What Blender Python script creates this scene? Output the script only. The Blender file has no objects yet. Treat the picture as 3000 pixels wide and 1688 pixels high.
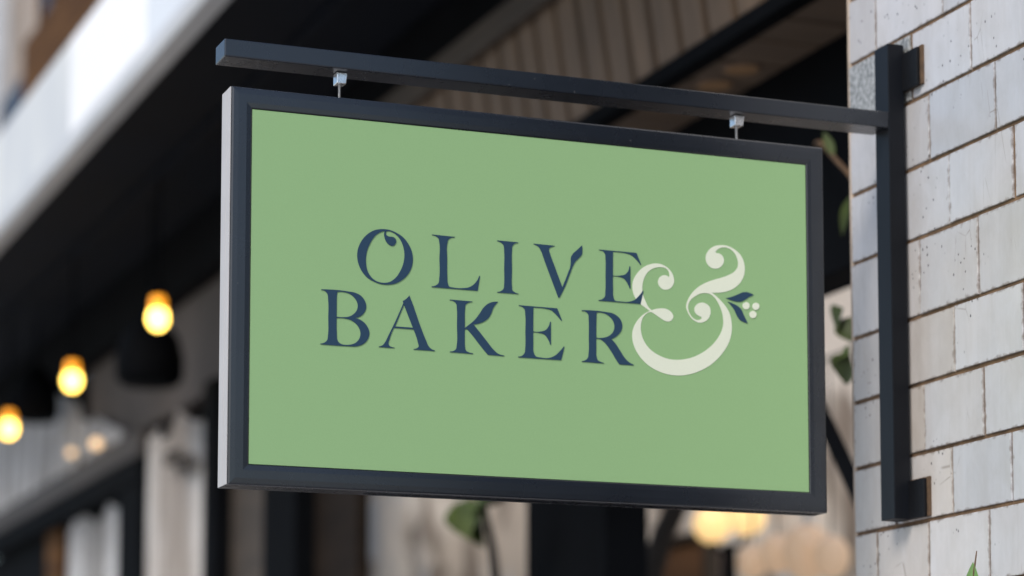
import bpy, bmesh, math, random
from mathutils import Vector, Matrix
random.seed(7)
R = math.radians
scene = bpy.context.scene
col = scene.collection

# ------------------------------------------------------------------ camera
CAM_Z = 1.6
cam_data = bpy.data.cameras.new('camera')
cam = bpy.data.objects.new('camera', cam_data)
col.objects.link(cam)
cam.location = (0, 0, CAM_Z)
cam.rotation_euler = (R(90 + 5.97966), 0, R(-21.34775))
cam_data.sensor_width = 36
cam_data.sensor_fit = 'HORIZONTAL'
cam_data.lens = 92.356
cam_data.shift_x = 0.0
cam_data.shift_y = 0.24983
cam_data.clip_end = 500
cam_data.dof.use_dof = True
cam_data.dof.focus_distance = 4.5
cam_data.dof.aperture_fstop = 2.1
cam_data.dof.aperture_blades = 0
scene.camera = cam

# ------------------------------------------------------------------ light
SUN_EL, SUN_AZ = 44.0, 230.0        # azimuth clockwise from +Y: high behind the left shoulder
world = bpy.data.worlds.new('World')
scene.world = world
world.use_nodes = True
wn = world.node_tree
bg = wn.nodes['Background']
sky = wn.nodes.new('ShaderNodeTexSky')
sky.sky_type = 'NISHITA'
sky.sun_disc = False
sky.sun_elevation = R(SUN_EL)
sky.sun_rotation = R(SUN_AZ)
sky.air_density = 1.0
sky.dust_density = 1.5
sky.ozone_density = 1.0
wn.links.new(sky.outputs[0], bg.inputs[0])
bg.inputs[1].default_value = 0.10
sun_data = bpy.data.lights.new('sun', 'SUN')
sun_data.energy = 1.5
sun_data.angle = R(24)
sun_data.color = (1.0, 0.965, 0.92)
sun = bpy.data.objects.new('sun', sun_data)
col.objects.link(sun)
d = Vector((math.sin(R(SUN_AZ)) * math.cos(R(SUN_EL)), math.cos(R(SUN_AZ)) * math.cos(R(SUN_EL)), math.sin(R(SUN_EL))))
sun.rotation_euler = d.to_track_quat('Z', 'Y').to_euler()
sun.location = d * 30
vs = scene.view_settings
vs.view_transform = 'Standard'
vs.look = 'None'
vs.exposure = 0.82
vs.gamma = 1.0
vs.use_curve_mapping = False

# ------------------------------------------------------------------ materials
def new_mat(name):
    m = bpy.data.materials.new(name)
    m.use_nodes = True
    nt = m.node_tree
    return m, nt, nt.nodes['Principled BSDF']

def N(nt, kind, **kw):
    n = nt.nodes.new(kind)
    for k, v in kw.items():
        if k.startswith('i_'):
            n.inputs[k[2:].replace('_', ' ')].default_value = v
        else:
            setattr(n, k, v)
    return n

def mix(nt, fac, a, b, blend='MIX'):
    n = nt.nodes.new('ShaderNodeMix')
    n.data_type = 'RGBA'
    n.blend_type = blend
    for sock, v in ((n.inputs[0], fac), (n.inputs[6], a), (n.inputs[7], b)):
        if hasattr(v, 'is_linked'):
            nt.links.new(v, sock)
        else:
            sock.default_value = v if not isinstance(v, tuple) else (*v[:3], 1)
    return n.outputs[2]

def ramp(nt, src, p0, p1, c0=(0, 0, 0), c1=(1, 1, 1)):
    r = nt.nodes.new('ShaderNodeValToRGB')
    r.color_ramp.elements[0].position = p0
    r.color_ramp.elements[1].position = p1
    r.color_ramp.elements[0].color = (*c0, 1)
    r.color_ramp.elements[1].color = (*c1, 1)
    nt.links.new(src, r.inputs[0])
    return r.outputs[0]

def noise(nt, scale, detail=4, mapscale=(1, 1, 1), rough=0.55, dist=0.0):
    tc = nt.nodes.new('ShaderNodeTexCoord')
    mp = nt.nodes.new('ShaderNodeMapping')
    mp.inputs['Scale'].default_value = mapscale
    nt.links.new(tc.outputs['Object'], mp.inputs[0])
    n = nt.nodes.new('ShaderNodeTexNoise')
    n.inputs['Scale'].default_value = scale
    n.inputs['Detail'].default_value = detail
    n.inputs['Roughness'].default_value = rough
    n.inputs['Distortion'].default_value = dist
    nt.links.new(mp.outputs[0], n.inputs['Vector'])
    return n.outputs[0]

def bump(nt, b, src, strength, dist=0.01):
    n = nt.nodes.new('ShaderNodeBump')
    n.inputs['Strength'].default_value = strength
    n.inputs['Distance'].default_value = dist
    nt.links.new(src, n.inputs['Height'])
    nt.links.new(n.outputs[0], b.inputs['Normal'])

def simple(name, c, rough=0.6, var=0.25, scale=8, mapscale=(1, 1, 1), metal=0.0, bmp=0.15, bd=0.004, spec=0.5, c2=None):
    m, nt, b = new_mat(name)
    f = ramp(nt, noise(nt, scale, 6, mapscale), 0.3, 0.72)
    lo = tuple(x * (1 - var) for x in c)
    hi = c2 if c2 else tuple(min(1, x * (1 + var)) for x in c)
    nt.links.new(mix(nt, f, lo, hi), b.inputs['Base Color'])
    b.inputs['Roughness'].default_value = rough
    b.inputs['Metallic'].default_value = metal
    b.inputs['Specular IOR Level'].default_value = spec
    if bmp:
        bump(nt, b, noise(nt, scale * 6, 5, mapscale), bmp, bd)
    return m

def emit(name, c, strength, base=None):
    m, nt, b = new_mat(name)
    b.inputs['Base Color'].default_value = (*(base or c), 1)
    b.inputs['Emission Color'].default_value = (*c, 1)
    b.inputs['Emission Strength'].default_value = strength
    b.inputs['Roughness'].default_value = 0.3
    return m

def frame_paint():
    m, nt, b = new_mat('charcoal_powder_coat')
    f = ramp(nt, noise(nt, 3.0, 5, (1, 1, 2)), 0.3, 0.75)
    f2 = ramp(nt, noise(nt, 900, 2), 0.35, 0.7)
    c = mix(nt, f, (0.0055, 0.0075, 0.0120), (0.0085, 0.0115, 0.0175))
    speck = ramp(nt, noise(nt, 130, 1), 0.80, 0.83)
    c = mix(nt, speck, c, (0.05, 0.05, 0.05))
    nt.links.new(c, b.inputs['Base Color'])
    rr = nt.nodes.new('ShaderNodeMapRange')
    rr.inputs[3].default_value = 0.22
    rr.inputs[4].default_value = 0.33
    nt.links.new(noise(nt, 14, 4), rr.inputs[0])
    nt.links.new(rr.outputs[0], b.inputs['Roughness'])
    b.inputs['Specular IOR Level'].default_value = 0.7
    b.inputs['Coat Weight'].default_value = 0.2
    b.inputs['Coat Roughness'].default_value = 0.22
    return m

def tile_mat():
    m, nt, b = new_mat('weathered_white_tile')
    at = N(nt, 'ShaderNodeAttribute', attribute_name='tone')
    sep = nt.nodes.new('ShaderNodeSeparateColor')
    nt.links.new(at.outputs['Color'], sep.inputs[0])
    cool, warm = (0.510, 0.518, 0.543), (0.53, 0.475, 0.425)
    wn_ = ramp(nt, noise(nt, 3.2, 5), 0.36, 0.7)
    mx = nt.nodes.new('ShaderNodeMath'); mx.operation = 'MULTIPLY_ADD'
    nt.links.new(wn_, mx.inputs[0]); mx.inputs[1].default_value = 0.42
    nt.links.new(sep.outputs[0], mx.inputs[2]); mx.use_clamp = True
    c = mix(nt, mx.outputs[0], cool, warm)
    # tile to tile lightness
    lm = nt.nodes.new('ShaderNodeMapRange')
    lm.inputs[3].default_value = 0.88; lm.inputs[4].default_value = 1.08
    nt.links.new(sep.outputs[1], lm.inputs[0])
    comb = nt.nodes.new('ShaderNodeCombineColor')
    for i in range(3):
        nt.links.new(lm.outputs[0], comb.inputs[i])
    c = mix(nt, 1.0, c, comb.outputs[0], 'MULTIPLY')
    # vertical wash streaks
    st = ramp(nt, noise(nt, 1.0, 6, (1, 60, 3), 0.6), 0.35, 0.68, (0.968, 0.965, 0.96), (1.012, 1.012, 1.014))
    c = mix(nt, 1.0, c, st, 'MULTIPLY')
    # soft blotches
    bl = ramp(nt, noise(nt, 16, 6, (1, 1, 0.6), 0.65, 0.4), 0.36, 0.62, (0.88, 0.865, 0.84), (1, 1, 1))
    c = mix(nt, 0.75, c, bl, 'MULTIPLY')
    # dirt creeping in from the tile edges
    uv = N(nt, 'ShaderNodeUVMap', uv_map='tile_uv')
    su = nt.nodes.new('ShaderNodeSeparateXYZ'); nt.links.new(uv.outputs[0], su.inputs[0])
    def edge(out, scale):
        a = nt.nodes.new('ShaderNodeMath'); a.operation = 'SUBTRACT'; nt.links.new(out, a.inputs[0]); a.inputs[1].default_value = 0.5
        ab = nt.nodes.new('ShaderNodeMath'); ab.operation = 'ABSOLUTE'; nt.links.new(a.outputs[0], ab.inputs[0])
        s = nt.nodes.new('ShaderNodeMath'); s.operation = 'SUBTRACT'; s.inputs[0].default_value = 0.5; nt.links.new(ab.outputs[0], s.inputs[1])
        k = nt.nodes.new('ShaderNodeMath'); k.operation = 'MULTIPLY'; nt.links.new(s.outputs[0], k.inputs[0]); k.inputs[1].default_value = scale
        return k.outputs[0]
    eu, ev = edge(su.outputs[0], 0.21), edge(su.outputs[1], 0.13)
    mn = nt.nodes.new('ShaderNodeMath'); mn.operation = 'MINIMUM'; nt.links.new(eu, mn.inputs[0]); nt.links.new(ev, mn.inputs[1])
    nz = nt.nodes.new('ShaderNodeMath'); nz.operation = 'MULTIPLY_ADD'
    nt.links.new(noise(nt, 60, 5), nz.inputs[0]); nz.inputs[1].default_value = -0.024
    nt.links.new(mn.outputs[0], nz.inputs[2])
    ed = ramp(nt, nz.outputs[0], -0.0105, 0.002, (1, 1, 1), (0, 0, 0))
    # (ramp clamps below zero, so shift up)
    nz2 = nt.nodes.new('ShaderNodeMath'); nz2.operation = 'ADD'; nt.links.new(nz.outputs[0], nz2.inputs[0]); nz2.inputs[1].default_value = 0.02
    ed = ramp(nt, nz2.outputs[0], 0.0060, 0.0110, (0.75, 0.75, 0.75), (0, 0, 0))
    c = mix(nt, ed, c, (0.13, 0.09, 0.058))
    # pits
    tc = nt.nodes.new('ShaderNodeTexCoord')
    mp = nt.nodes.new('ShaderNodeMapping'); mp.inputs['Scale'].default_value = (1, 1.1, 0.75)
    nt.links.new(tc.outputs['Object'], mp.inputs[0])
    vo = N(nt, 'ShaderNodeTexVoronoi', i_Scale=70.0, i_Randomness=1.0)
    nt.links.new(mp.outputs[0], vo.inputs['Vector'])
    pit = ramp(nt, vo.outputs['Distance'], 0.11, 0.17, (1, 1, 1), (0, 0, 0))
    pm_ = ramp(nt, noise(nt, 7, 3, (1, 1, 0.8), 0.6), 0.54, 0.60)
    pit = mix(nt, 1.0, pit, pm_, 'MULTIPLY')
    c = mix(nt, pit, c, (0.05, 0.045, 0.045))
    # hairline cracks and scuffs
    v2 = N(nt, 'ShaderNodeTexVoronoi', feature='DISTANCE_TO_EDGE', i_Scale=9.0)
    mp2 = nt.nodes.new('ShaderNodeMapping'); mp2.inputs['Scale'].default_value = (1, 2.2, 0.7)
    nt.links.new(tc.outputs['Object'], mp2.inputs[0]); nt.links.new(mp2.outputs[0], v2.inputs['Vector'])
    cr = ramp(nt, v2.outputs['Distance'], 0.003, 0.012, (0.55, 0.55, 0.55), (0, 0, 0))
    crm = ramp(nt, noise(nt, 6.3, 3), 0.58, 0.64)
    cr = mix(nt, 1.0, cr, crm, 'MULTIPLY')
    c = mix(nt, cr, c, (0.2, 0.16, 0.12))
    # the bare grey tile
    gr = ramp(nt, noise(nt, 150, 4, (1, 1, 0.7)), 0.36, 0.62, (0.16, 0.16, 0.15), (0.40, 0.40, 0.385))
    c = mix(nt, sep.outputs[2], c, gr)
    nt.links.new(c, b.inputs['Base Color'])
    b.inputs['Roughness'].default_value = 0.24
    b.inputs['Specular IOR Level'].default_value = 0.5
    hb = nt.nodes.new('ShaderNodeMath'); hb.operation = 'MULTIPLY_ADD'
    nt.links.new(pit, hb.inputs[0]); hb.inputs[1].default_value = -0.8
    nt.links.new(noise(nt, 25, 5, (1, 1.5, 0.6)), hb.inputs[2])
    bump(nt, b, hb.outputs[0], 0.25, 0.003)
    return m

def mottled_wall():
    m, nt, b = new_mat('mottled_plaster')
    a = ramp(nt, noise(nt, 1.1, 3, (1, 1, 1.2), 0.5, 0.8), 0.42, 0.58)
    c = mix(nt, a, (0.66, 0.57, 0.48), (0.93, 0.86, 0.78))
    a2 = ramp(nt, noise(nt, 1.7, 2, (1, 1, 0.8), 0.5, 1.2), 0.53, 0.62)
    c = mix(nt, a2, c, (0.30, 0.245, 0.20))
    a3 = ramp(nt, noise(nt, 2.3, 2, (1, 1.2, 0.7), 0.5, 0.5), 0.60, 0.66)
    c = mix(nt, a3, c, (0.62, 0.645, 0.68))
    nt.links.new(c, b.inputs['Base Color'])
    b.inputs['Roughness'].default_value = 0.8
    bump(nt, b, noise(nt, 30, 5), 0.3, 0.01)
    return m

def streaky_cloth(name, hi, lo):
    m, nt, b = new_mat(name)
    f = ramp(nt, noise(nt, 1.0, 3, (1, 4.2, 0.5), 0.6), 0.42, 0.60)
    c = mix(nt, f, lo, hi)
    f2 = ramp(nt, noise(nt, 3.0, 3), 0.3, 0.7, (0.75, 0.73, 0.70), (1, 1, 1))
    c = mix(nt, 0.6, c, f2, 'MULTIPLY')
    nt.links.new(c, b.inputs['Base Color'])
    b.inputs['Roughness'].default_value = 0.85
    b.inputs['Specular IOR Level'].default_value = 0.2
    return m

def print_ink(name, c):
    m, nt, b = new_mat(name)
    f = ramp(nt, noise(nt, 700, 2), 0.3, 0.7)
    nt.links.new(mix(nt, f, tuple(x * 0.965 for x in c), tuple(x * 1.03 for x in c)), b.inputs['Base Color'])
    b.inputs['Roughness'].default_value = 0.55
    b.inputs['Specular IOR Level'].default_value = 0.25
    bump(nt, b, noise(nt, 500, 2), 0.04, 0.0005)
    return m

M = {}
M['frame'] = frame_paint()
M['alu'] = simple('satin_aluminium_edge', (0.47, 0.455, 0.445), 0.5, 0.10, 3, (1, 1, 1), bmp=0)
M['groove'] = simple('dark_groove', (0.28, 0.27, 0.27), 0.6, 0.1, 20)
M['green'] = print_ink('sage_green_print', (0.258, 0.418, 0.196))
M['navy'] = print_ink('navy_print', (0.020, 0.050, 0.092))
M['cream'] = print_ink('cream_print', (0.690, 0.720, 0.580))
M['chrome'] = simple('polished_steel', (0.88, 0.87, 0.85), 0.22, 0.04, 90, metal=1.0, bmp=0.10)
M['rod'] = simple('zinc_rod', (0.62, 0.62, 0.62), 0.35, 0.08, 300, metal=0.8, bmp=0.1)
M['tile'] = tile_mat()
M['mortar'] = simple('brown_mortar', (0.15, 0.088, 0.046), 0.9, 0.5, 22, bmp=0.5)
M['bead'] = simple('beige_corner_mortar', (0.42, 0.33, 0.25), 0.85, 0.2, 30, bmp=0.4)
M['packer'] = simple('rusty_brown_packer', (0.10, 0.058, 0.030), 0.85, 0.35, 60, bmp=0.4)
M['post'] = simple('satin_black_post_paint', (0.0045, 0.0055, 0.0080), 0.45, 0.3, 9, (1, 1, 0.3), bmp=0.06, bd=0.001, spec=0.22)
M['plate'] = simple('black_steel', (0.005, 0.0055, 0.007), 0.5, 0.3, 20, spec=0.25)
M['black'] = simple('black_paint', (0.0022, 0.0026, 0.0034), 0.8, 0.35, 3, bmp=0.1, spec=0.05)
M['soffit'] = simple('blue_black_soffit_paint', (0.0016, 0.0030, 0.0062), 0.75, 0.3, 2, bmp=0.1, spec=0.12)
M['dark_wood'] = simple('dark_brown_wood', (0.044, 0.031, 0.020), 0.7, 0.35, 2.5, (1, 1, 6), bmp=0.3)
M['dark_board'] = simple('black_brown_board', (0.013, 0.0085, 0.0055), 0.75, 0.3, 2.5, (1, 1, 6), bmp=0.3, spec=0.1)
M['lintel'] = simple('brown_stained_lintel', (0.048, 0.039, 0.034), 0.7, 0.3, 2.5, (1, 0.4, 6), bmp=0.3)
M['plank'] = simple('brown_plank', (0.115, 0.074, 0.043), 0.65, 0.28, 3, (6, 6, 0.7), bmp=0.25)
M['plank2'] = simple('brown_plank_ceiling', (0.110, 0.074, 0.047), 0.65, 0.28, 3, (0.7, 6, 6), bmp=0.25)
M['gap'] = simple('plank_gap', (0.030, 0.019, 0.011), 0.8, 0.3, 8)
M['taupe'] = simple('taupe_plaster', (0.085, 0.071, 0.062), 0.85, 0.4, 1.6, bmp=0.3)
M['panel_white'] = simple('white_fascia_sheet', (0.95, 0.94, 0.925), 0.45, 0.02, 3, bmp=0.0)
M['panel_cool'] = simple('cool_white_fascia_sheet', (0.74, 0.77, 0.80), 0.45, 0.05, 3, bmp=0.0)
M['panel_grey'] = simple('weathered_fascia_sheet', (0.58, 0.60, 0.63), 0.5, 0.12, 1.6, (1, 1.6, 0.5), bmp=0.0, c2=(0.78, 0.78, 0.73))  # greyer than the other sheets, mottled towards cream
M['lip'] = simple('grey_edge_moulding', (0.50, 0.50, 0.49), 0.5, 0.10, 4, (1, 0.5, 1), bmp=0.05)
M['lip_light'] = simple('pale_edge_moulding', (0.55, 0.56, 0.58), 0.5, 0.08, 4, (1, 0.5, 1), bmp=0.05)
M['timber'] = simple('oiled_brown_timber', (0.062, 0.022, 0.003), 0.8, 0.4, 3, (2, 0.4, 6), bmp=0.2, spec=0.2, c2=(0.15, 0.068, 0.018))
M['render_wall'] = simple('grey_beige_render', (0.34, 0.28, 0.23), 0.85, 0.25, 1.5, bmp=0.3)
M['pale_stone'] = simple('pale_grey_stone', (0.45, 0.46, 0.48), 0.8, 0.12, 2, bmp=0.3)
M['glass_dark'] = simple('dark_blue_window_glass', (0.02, 0.03, 0.05), 0.35, 0.2, 2, bmp=0, spec=0.15)
M['mottled'] = mottled_wall()
M['curtain'] = streaky_cloth('white_net_cloth', (0.95, 0.955, 0.965), (0.52, 0.51, 0.50))
M['linen'] = streaky_cloth('beige_linen_cloth', (0.92, 0.89, 0.86), (0.56, 0.50, 0.45))
M['paving'] = simple('grey_paving', (0.42, 0.41, 0.40), 0.8, 0.2, 1.2, bmp=0.3)
M['leaf'] = simple('olive_green_leaf', (0.034, 0.052, 0.003), 0.65, 0.45, 14, bmp=0.2)
M['leaf_light'] = simple('fresh_green_leaf', (0.10, 0.20, 0.05), 0.5, 0.35, 14, bmp=0.2)
M['stem'] = simple('brown_stem', (0.10, 0.055, 0.025), 0.8, 0.4, 20, bmp=0.3)
M['stem_dark'] = simple('dark_bark', (0.014, 0.010, 0.007), 0.85, 0.4, 12, bmp=0.5)
M['lantern'] = emit('peach_lantern_paper', (1.0, 0.66, 0.40), 0.16, (0.70, 0.52, 0.37))
M['terracotta'] = simple('terracotta_pot', (0.30, 0.13, 0.07), 0.8, 0.2, 6, bmp=0.3)
M['brick_red'] = simple('rust_red_board', (0.16, 0.075, 0.03), 0.8, 0.3, 3, bmp=0.2)
M['bulb'] = emit('glowing_bulb_glass', (1.0, 0.62, 0.11), 5.5)
M['bulb_neck'] = emit('amber_bulb_neck', (1.0, 0.36, 0.02), 0.9)
M['globe'] = emit('warm_globe_glass', (1.0, 0.67, 0.29), 0.52)
M['small_lamp'] = emit('small_warm_lamp', (1.0, 0.66, 0.36), 0.7)
M['down'] = emit('dim_downlight', (1.0, 0.55, 0.25), 0.025, (0.10, 0.068, 0.045))  # weak emission that paints the warm glow spots on the plank ceiling
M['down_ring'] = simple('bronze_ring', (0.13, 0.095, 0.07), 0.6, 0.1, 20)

# ------------------------------------------------------------------ builders
def thing(name, label, cat, loc=(0, 0, 0), group=None):
    o = bpy.data.objects.new(name, None)
    o.empty_display_size = 0.1
    col.objects.link(o)
    o.location = loc
    o['label'] = label
    o['category'] = cat
    if group:
        o['group'] = group
    return o

def world_loc(o):
    v = Vector((0, 0, 0))
    while o:
        v += Vector(o.location); o = o.parent
    return v

def link(name, bm, mats, parent=None, smooth=False, recalc=True):
    """bm is in world coordinates; it is moved into its parent's space"""
    if recalc:
        bmesh.ops.recalc_face_normals(bm, faces=bm.faces[:])
    if parent:
        bmesh.ops.translate(bm, verts=bm.verts[:], vec=-world_loc(parent))
    me = bpy.data.meshes.new(name)
    bm.to_mesh(me)
    bm.free()
    for m in (mats if isinstance(mats, (list, tuple)) else [mats]):
        me.materials.append(m)
    if smooth:
        for p in me.polygons:
            p.use_smooth = True
    o = bpy.data.objects.new(name, me)
    col.objects.link(o)
    if parent:
        o.parent = parent
    return o

def tag(o, label, cat, group=None):
    o['label'] = label; o['category'] = cat
    if group:
        o['group'] = group
    return o

def add_box(bm, x0, x1, y0, y1, z0, z1, bevel=0.0, seg=2, mat=0):
    t = bmesh.new()
    bmesh.ops.create_cube(t, size=1.0)
    for v in t.verts:
        v.co = Vector((x0 if v.co.x < 0 else x1, y0 if v.co.y < 0 else y1, z0 if v.co.z < 0 else z1))
    if bevel:
        bmesh.ops.bevel(t, geom=t.edges[:], offset=bevel, segments=seg, profile=0.6, affect='EDGES')
    for f in t.faces:
        f.material_index = mat
    me = bpy.data.meshes.new('tmp'); t.to_mesh(me); t.free()
    bm.from_mesh(me); bpy.data.meshes.remove(me)

def boxes(name, specs, m, parent=None, bevel=0.004):
    bm = bmesh.new()
    for s in specs:
        add_box(bm, *s, bevel=bevel)
    return link(name, bm, m, parent)

def add_tube(bm, pts, radii, n=10, mat=0):
    pts = [Vector(p) for p in pts]
    rings = []
    for i, p in enumerate(pts):
        t = (pts[min(i + 1, len(pts) - 1)] - pts[max(i - 1, 0)]).normalized()
        a = t.orthogonal().normalized() if i == 0 else (rings_a - t * rings_a.dot(t)).normalized()
        rings_a = a
        b = t.cross(a)
        r = radii[i] if isinstance(radii, (list, tuple)) else radii
        rings.append([bm.verts.new(p + (a * math.cos(2 * math.pi * k / n) + b * math.sin(2 * math.pi * k / n)) * r) for k in range(n)])
    for i in range(len(rings) - 1):
        for k in range(n):
            f = bm.faces.new((rings[i][k], rings[i][(k + 1) % n], rings[i + 1][(k + 1) % n], rings[i + 1][k])); f.material_index = mat
    for r in (rings[0][::-1], rings[-1]):
        f = bm.faces.new(r); f.material_index = mat

def add_lathe(bm, c, prof, n=24, mat=0):
    """prof: (radius, z) from bottom to top, around the vertical through c"""
    rings = []
    for r, z in prof:
        rings.append([bm.verts.new((c[0] + r * math.cos(2 * math.pi * k / n), c[1] + r * math.sin(2 * math.pi * k / n), c[2] + z)) for k in range(n)])
    for i in range(len(rings) - 1):
        for k in range(n):
            f = bm.faces.new((rings[i][k], rings[i][(k + 1) % n], rings[i + 1][(k + 1) % n], rings[i + 1][k])); f.material_index = mat
    for r in (rings[0][::-1], rings[-1]):
        f = bm.faces.new(r); f.material_index = mat

def add_leaf(bm, base, direction, length, width, curl=0.15, up=(0, 0, 1), mat=0):
    """a real leaf blade: midrib, two curved halves, slight thickness from curl"""
    d_ = Vector(direction).normalized()
    s = d_.cross(Vector(up))
    if s.length < 1e-3:
        s = d_.cross(Vector((0, 1, 0)))
    s.normalize()
    u = s.cross(d_).normalized()
    prof = [(0, 0.03), (0.12, 0.42), (0.28, 0.86), (0.45, 1.0), (0.62, 0.86), (0.8, 0.5), (0.93, 0.18), (1.0, 0.01)]
    rows = []
    for t, w in prof:
        p = Vector(base) + d_ * length * t - u * curl * length * t * t
        rows.append([bm.verts.new(p + s * k * w * width / 2 + u * abs(k) * w * width * 0.16) for k in (-1, -0.5, 0, 0.5, 1)])
    for i in range(len(rows) - 1):
        for k in range(4):
            f = bm.faces.new((rows[i][k], rows[i][k + 1], rows[i + 1][k + 1], rows[i + 1][k])); f.material_index = mat

# ------------------------------------------------------------------ ground
bm = bmesh.new()
bmesh.ops.create_grid(bm, x_segments=8, y_segments=8, size=120)
g = link('pavement', bm, M['paving'], recalc=False)
g['kind'] = 'structure'

# ------------------------------------------------------------------ tiled pier
X_T = 2.452            # plane of the tile faces
Y_END = 4.463
pier = thing('tiled_wall', 'white weathered tiled wall at the right edge carrying the sign bracket', 'wall', (2.9, 3.4, 0))
boxes('wall_core', [(X_T + 0.0035, 3.6, 3.50, Y_END - 0.007, 0.0, 5.2)], M['mortar'], pier, 0.002)
JZ = [3.0715, 2.940, 2.810, 2.675, 2.527, 2.401, 2.272, 2.145]
z = JZ[-1]
while z > 0.1:
    z -= 0.1315; JZ.append(z)
top = []
z = JZ[0]
while z < 5.1:
    z += 0.1315; top.insert(0, z)
JZ = top + JZ
i0 = len(top)            # index of joint 3.0715
JY = {-1: [4.347, 4.095, 3.88], 0: [4.213, 4.001, 3.79], 1: [4.151, 3.922], 2: [4.084, 3.867], 3: [4.194, 3.988],
      4: [4.073, 3.846], 5: [4.183, 3.978], 6: [4.294, 4.089, 3.893], 7: [4.369, 4.176, 3.968]}
rng = random.Random(3)
bm = bmesh.new()
uvl = bm.loops.layers.uv.new('tile_uv')
tone = bm.loops.layers.float_color.new('tone')
for i in range(len(JZ) - 1):
    row = i - i0               # row between JZ[i] (top) and JZ[i+1]
    ys = list(JY.get(row, [Y_END - rng.uniform(0.08, 0.22)]))
    while ys[-1] > 3.75:
        ys.append(ys[-1] - rng.uniform(0.2, 0.225))
    ys = [Y_END - 0.008] + [q for q in ys if q > 3.60] + [3.503]
    for j in range(len(ys) - 1):
        y1, y0 = ys[j] - rng.choice((0.0012, 0.0022, 0.0036)), ys[j + 1] + rng.choice((0.0010, 0.002, 0.0034))
        z1, z0 = JZ[i] - rng.uniform(0.0028, 0.0042), JZ[i + 1] + rng.uniform(0.0028, 0.0046)
        off = rng.uniform(-0.0012, 0.0010)
        t = bmesh.new()
        bmesh.ops.create_cube(t, size=1.0)
        for v in t.verts:
            v.co = Vector((X_T + off if v.co.x < 0 else X_T + 0.02, y0 if v.co.y < 0 else y1, z0 if v.co.z < 0 else z1))
        fr = [e for e in t.edges if all(v.co.x < X_T + 0.01 for v in e.verts)]
        bmesh.ops.bevel(t, geom=fr, offset=rng.uniform(0.0014, 0.0024), segments=3, profile=0.55, affect='EDGES')
        # tilt of a hand-set tile
        ty, tz = rng.gauss(0, 0.004), rng.gauss(0, 0.005)
        for v in t.verts:
            v.co.x += (v.co.y - (y0 + y1) / 2) * ty + (v.co.z - (z0 + z1) / 2) * tz
        # clip off the overlap behind the wall core is not needed: tiles sit in the core
        ul = t.loops.layers.uv.new('tile_uv'); tl = t.loops.layers.float_color.new('tone')
        low = max(0.0, min(1.0, (2.62 - z0) / 0.35))            # the left end of the lower courses is warmer
        left = max(0.0, min(1.0, ((y0 + y1) / 2 - 4.02) / 0.25))
        warm = min(1.0, 0.02 + 0.30 * rng.random() * rng.random() + 0.55 * low * left + 0.12 * left)
        grey = 1.0 if (row == 0 and j == 0) else 0.0
        tv = (warm, rng.random() ** 0.8, grey, 1)
        if row == 1 and j == 1:
            tv = (0.0, 0.12, 0.0, 1)
        for f in t.faces:
            for l in f.loops:
                l[ul].uv = ((l.vert.co.y - y0) / (y1 - y0), (l.vert.co.z - z0) / (z1 - z0))
                l[tl] = tv
        me = bpy.data.meshes.new('tmp'); t.to_mesh(me); t.free(); bm.from_mesh(me); bpy.data.meshes.remove(me)
link('tiles', bm, M['tile'], pier)
bm = bmesh.new()
add_tube(bm, [(X_T + 0.008, Y_END - 0.0075, zz) for zz in (0.0, 1.0, 2.0, 2.5, 3.0, 4.0, 5.1)], 0.0085, 12)
link('corner_bead', bm, M['bead'], pier, smooth=True)

# unseen dark block beside the pier, added to darken the frame's reflection
blk = thing('neighbour_bay', 'dark slate coloured shop bay beside the tiled wall towards the street', 'shopfront', (2.8, 2.5, 0))
boxes('bay_wall', [(2.462, 3.4, 1.6, 3.495, 0.0, 5.2)], M['black'], blk, 0.006)
boxes('bay_sill', [(2.42, 2.4615, 1.7, 3.3, 0.62, 0.70)], M['lintel'], blk, 0.006)

# ------------------------------------------------------------------ sign bracket
YF = 4.2285
br = thing('sign_bracket', 'black steel wall bracket with a long square arm above the green sign', 'bracket', (2.43, 4.25, 2.15))
boxes('arm', [(1.1288, 2.4112, YF, YF + 0.060, 2.8885, 2.9195)], M['frame'], br, 0.0022)
boxes('post', [(2.4105, 2.4445, YF - 0.001, YF + 0.050, 2.1515, 3.0510)], M['post'], br, 0.0014)
for za, zb in ((2.960, 3.033), (2.151, 2.222)):
    pl = boxes('mounting_plate', [(2.4405, 2.4475, 4.1735, 4.272, za, zb)], M['plate'], br, 0.0012)
    boxes('packer', [(2.4480, 2.4535, 4.1655, 4.275, za + 0.001, zb + 0.003)], M['packer'], pl, 0.001)

# ------------------------------------------------------------------ hanging sign
SX, SY, SZ, SW, SH, SD = 1.1434, 4.2319, 2.8390, 1.130, 0.6826, 0.0573
sg = thing('hanging_sign', 'green hanging shop sign in a charcoal frame lettered OLIVE & BAKER', 'sign', (SX + SW / 2, SY + SD / 2, SZ - SH))
prof = [(0.0, SD), (0.0, 0.0035), (0.0008, 0.0012), (0.0035, 0.0), (0.0120, -0.0006), (0.0260, -0.0006), (0.0340, 0.0002), (0.0355, 0.0012), (0.0360, 0.0060)]
bm = bmesh.new()
loops = []
for u, dy in prof:
    loops.append([bm.verts.new((SX + (u if cx < 0 else SW - u), SY + dy, SZ - (u if cz > 0 else SH - u))) for cx, cz in ((-1, 1), (1, 1), (1, -1), (-1, -1))])
for a, b in zip(loops[:-1], loops[1:]):
    for k in range(4):
        bm.faces.new((a[k], a[(k + 1) % 4], b[(k + 1) % 4], b[k]))
bm.faces.new(loops[0])
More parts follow.
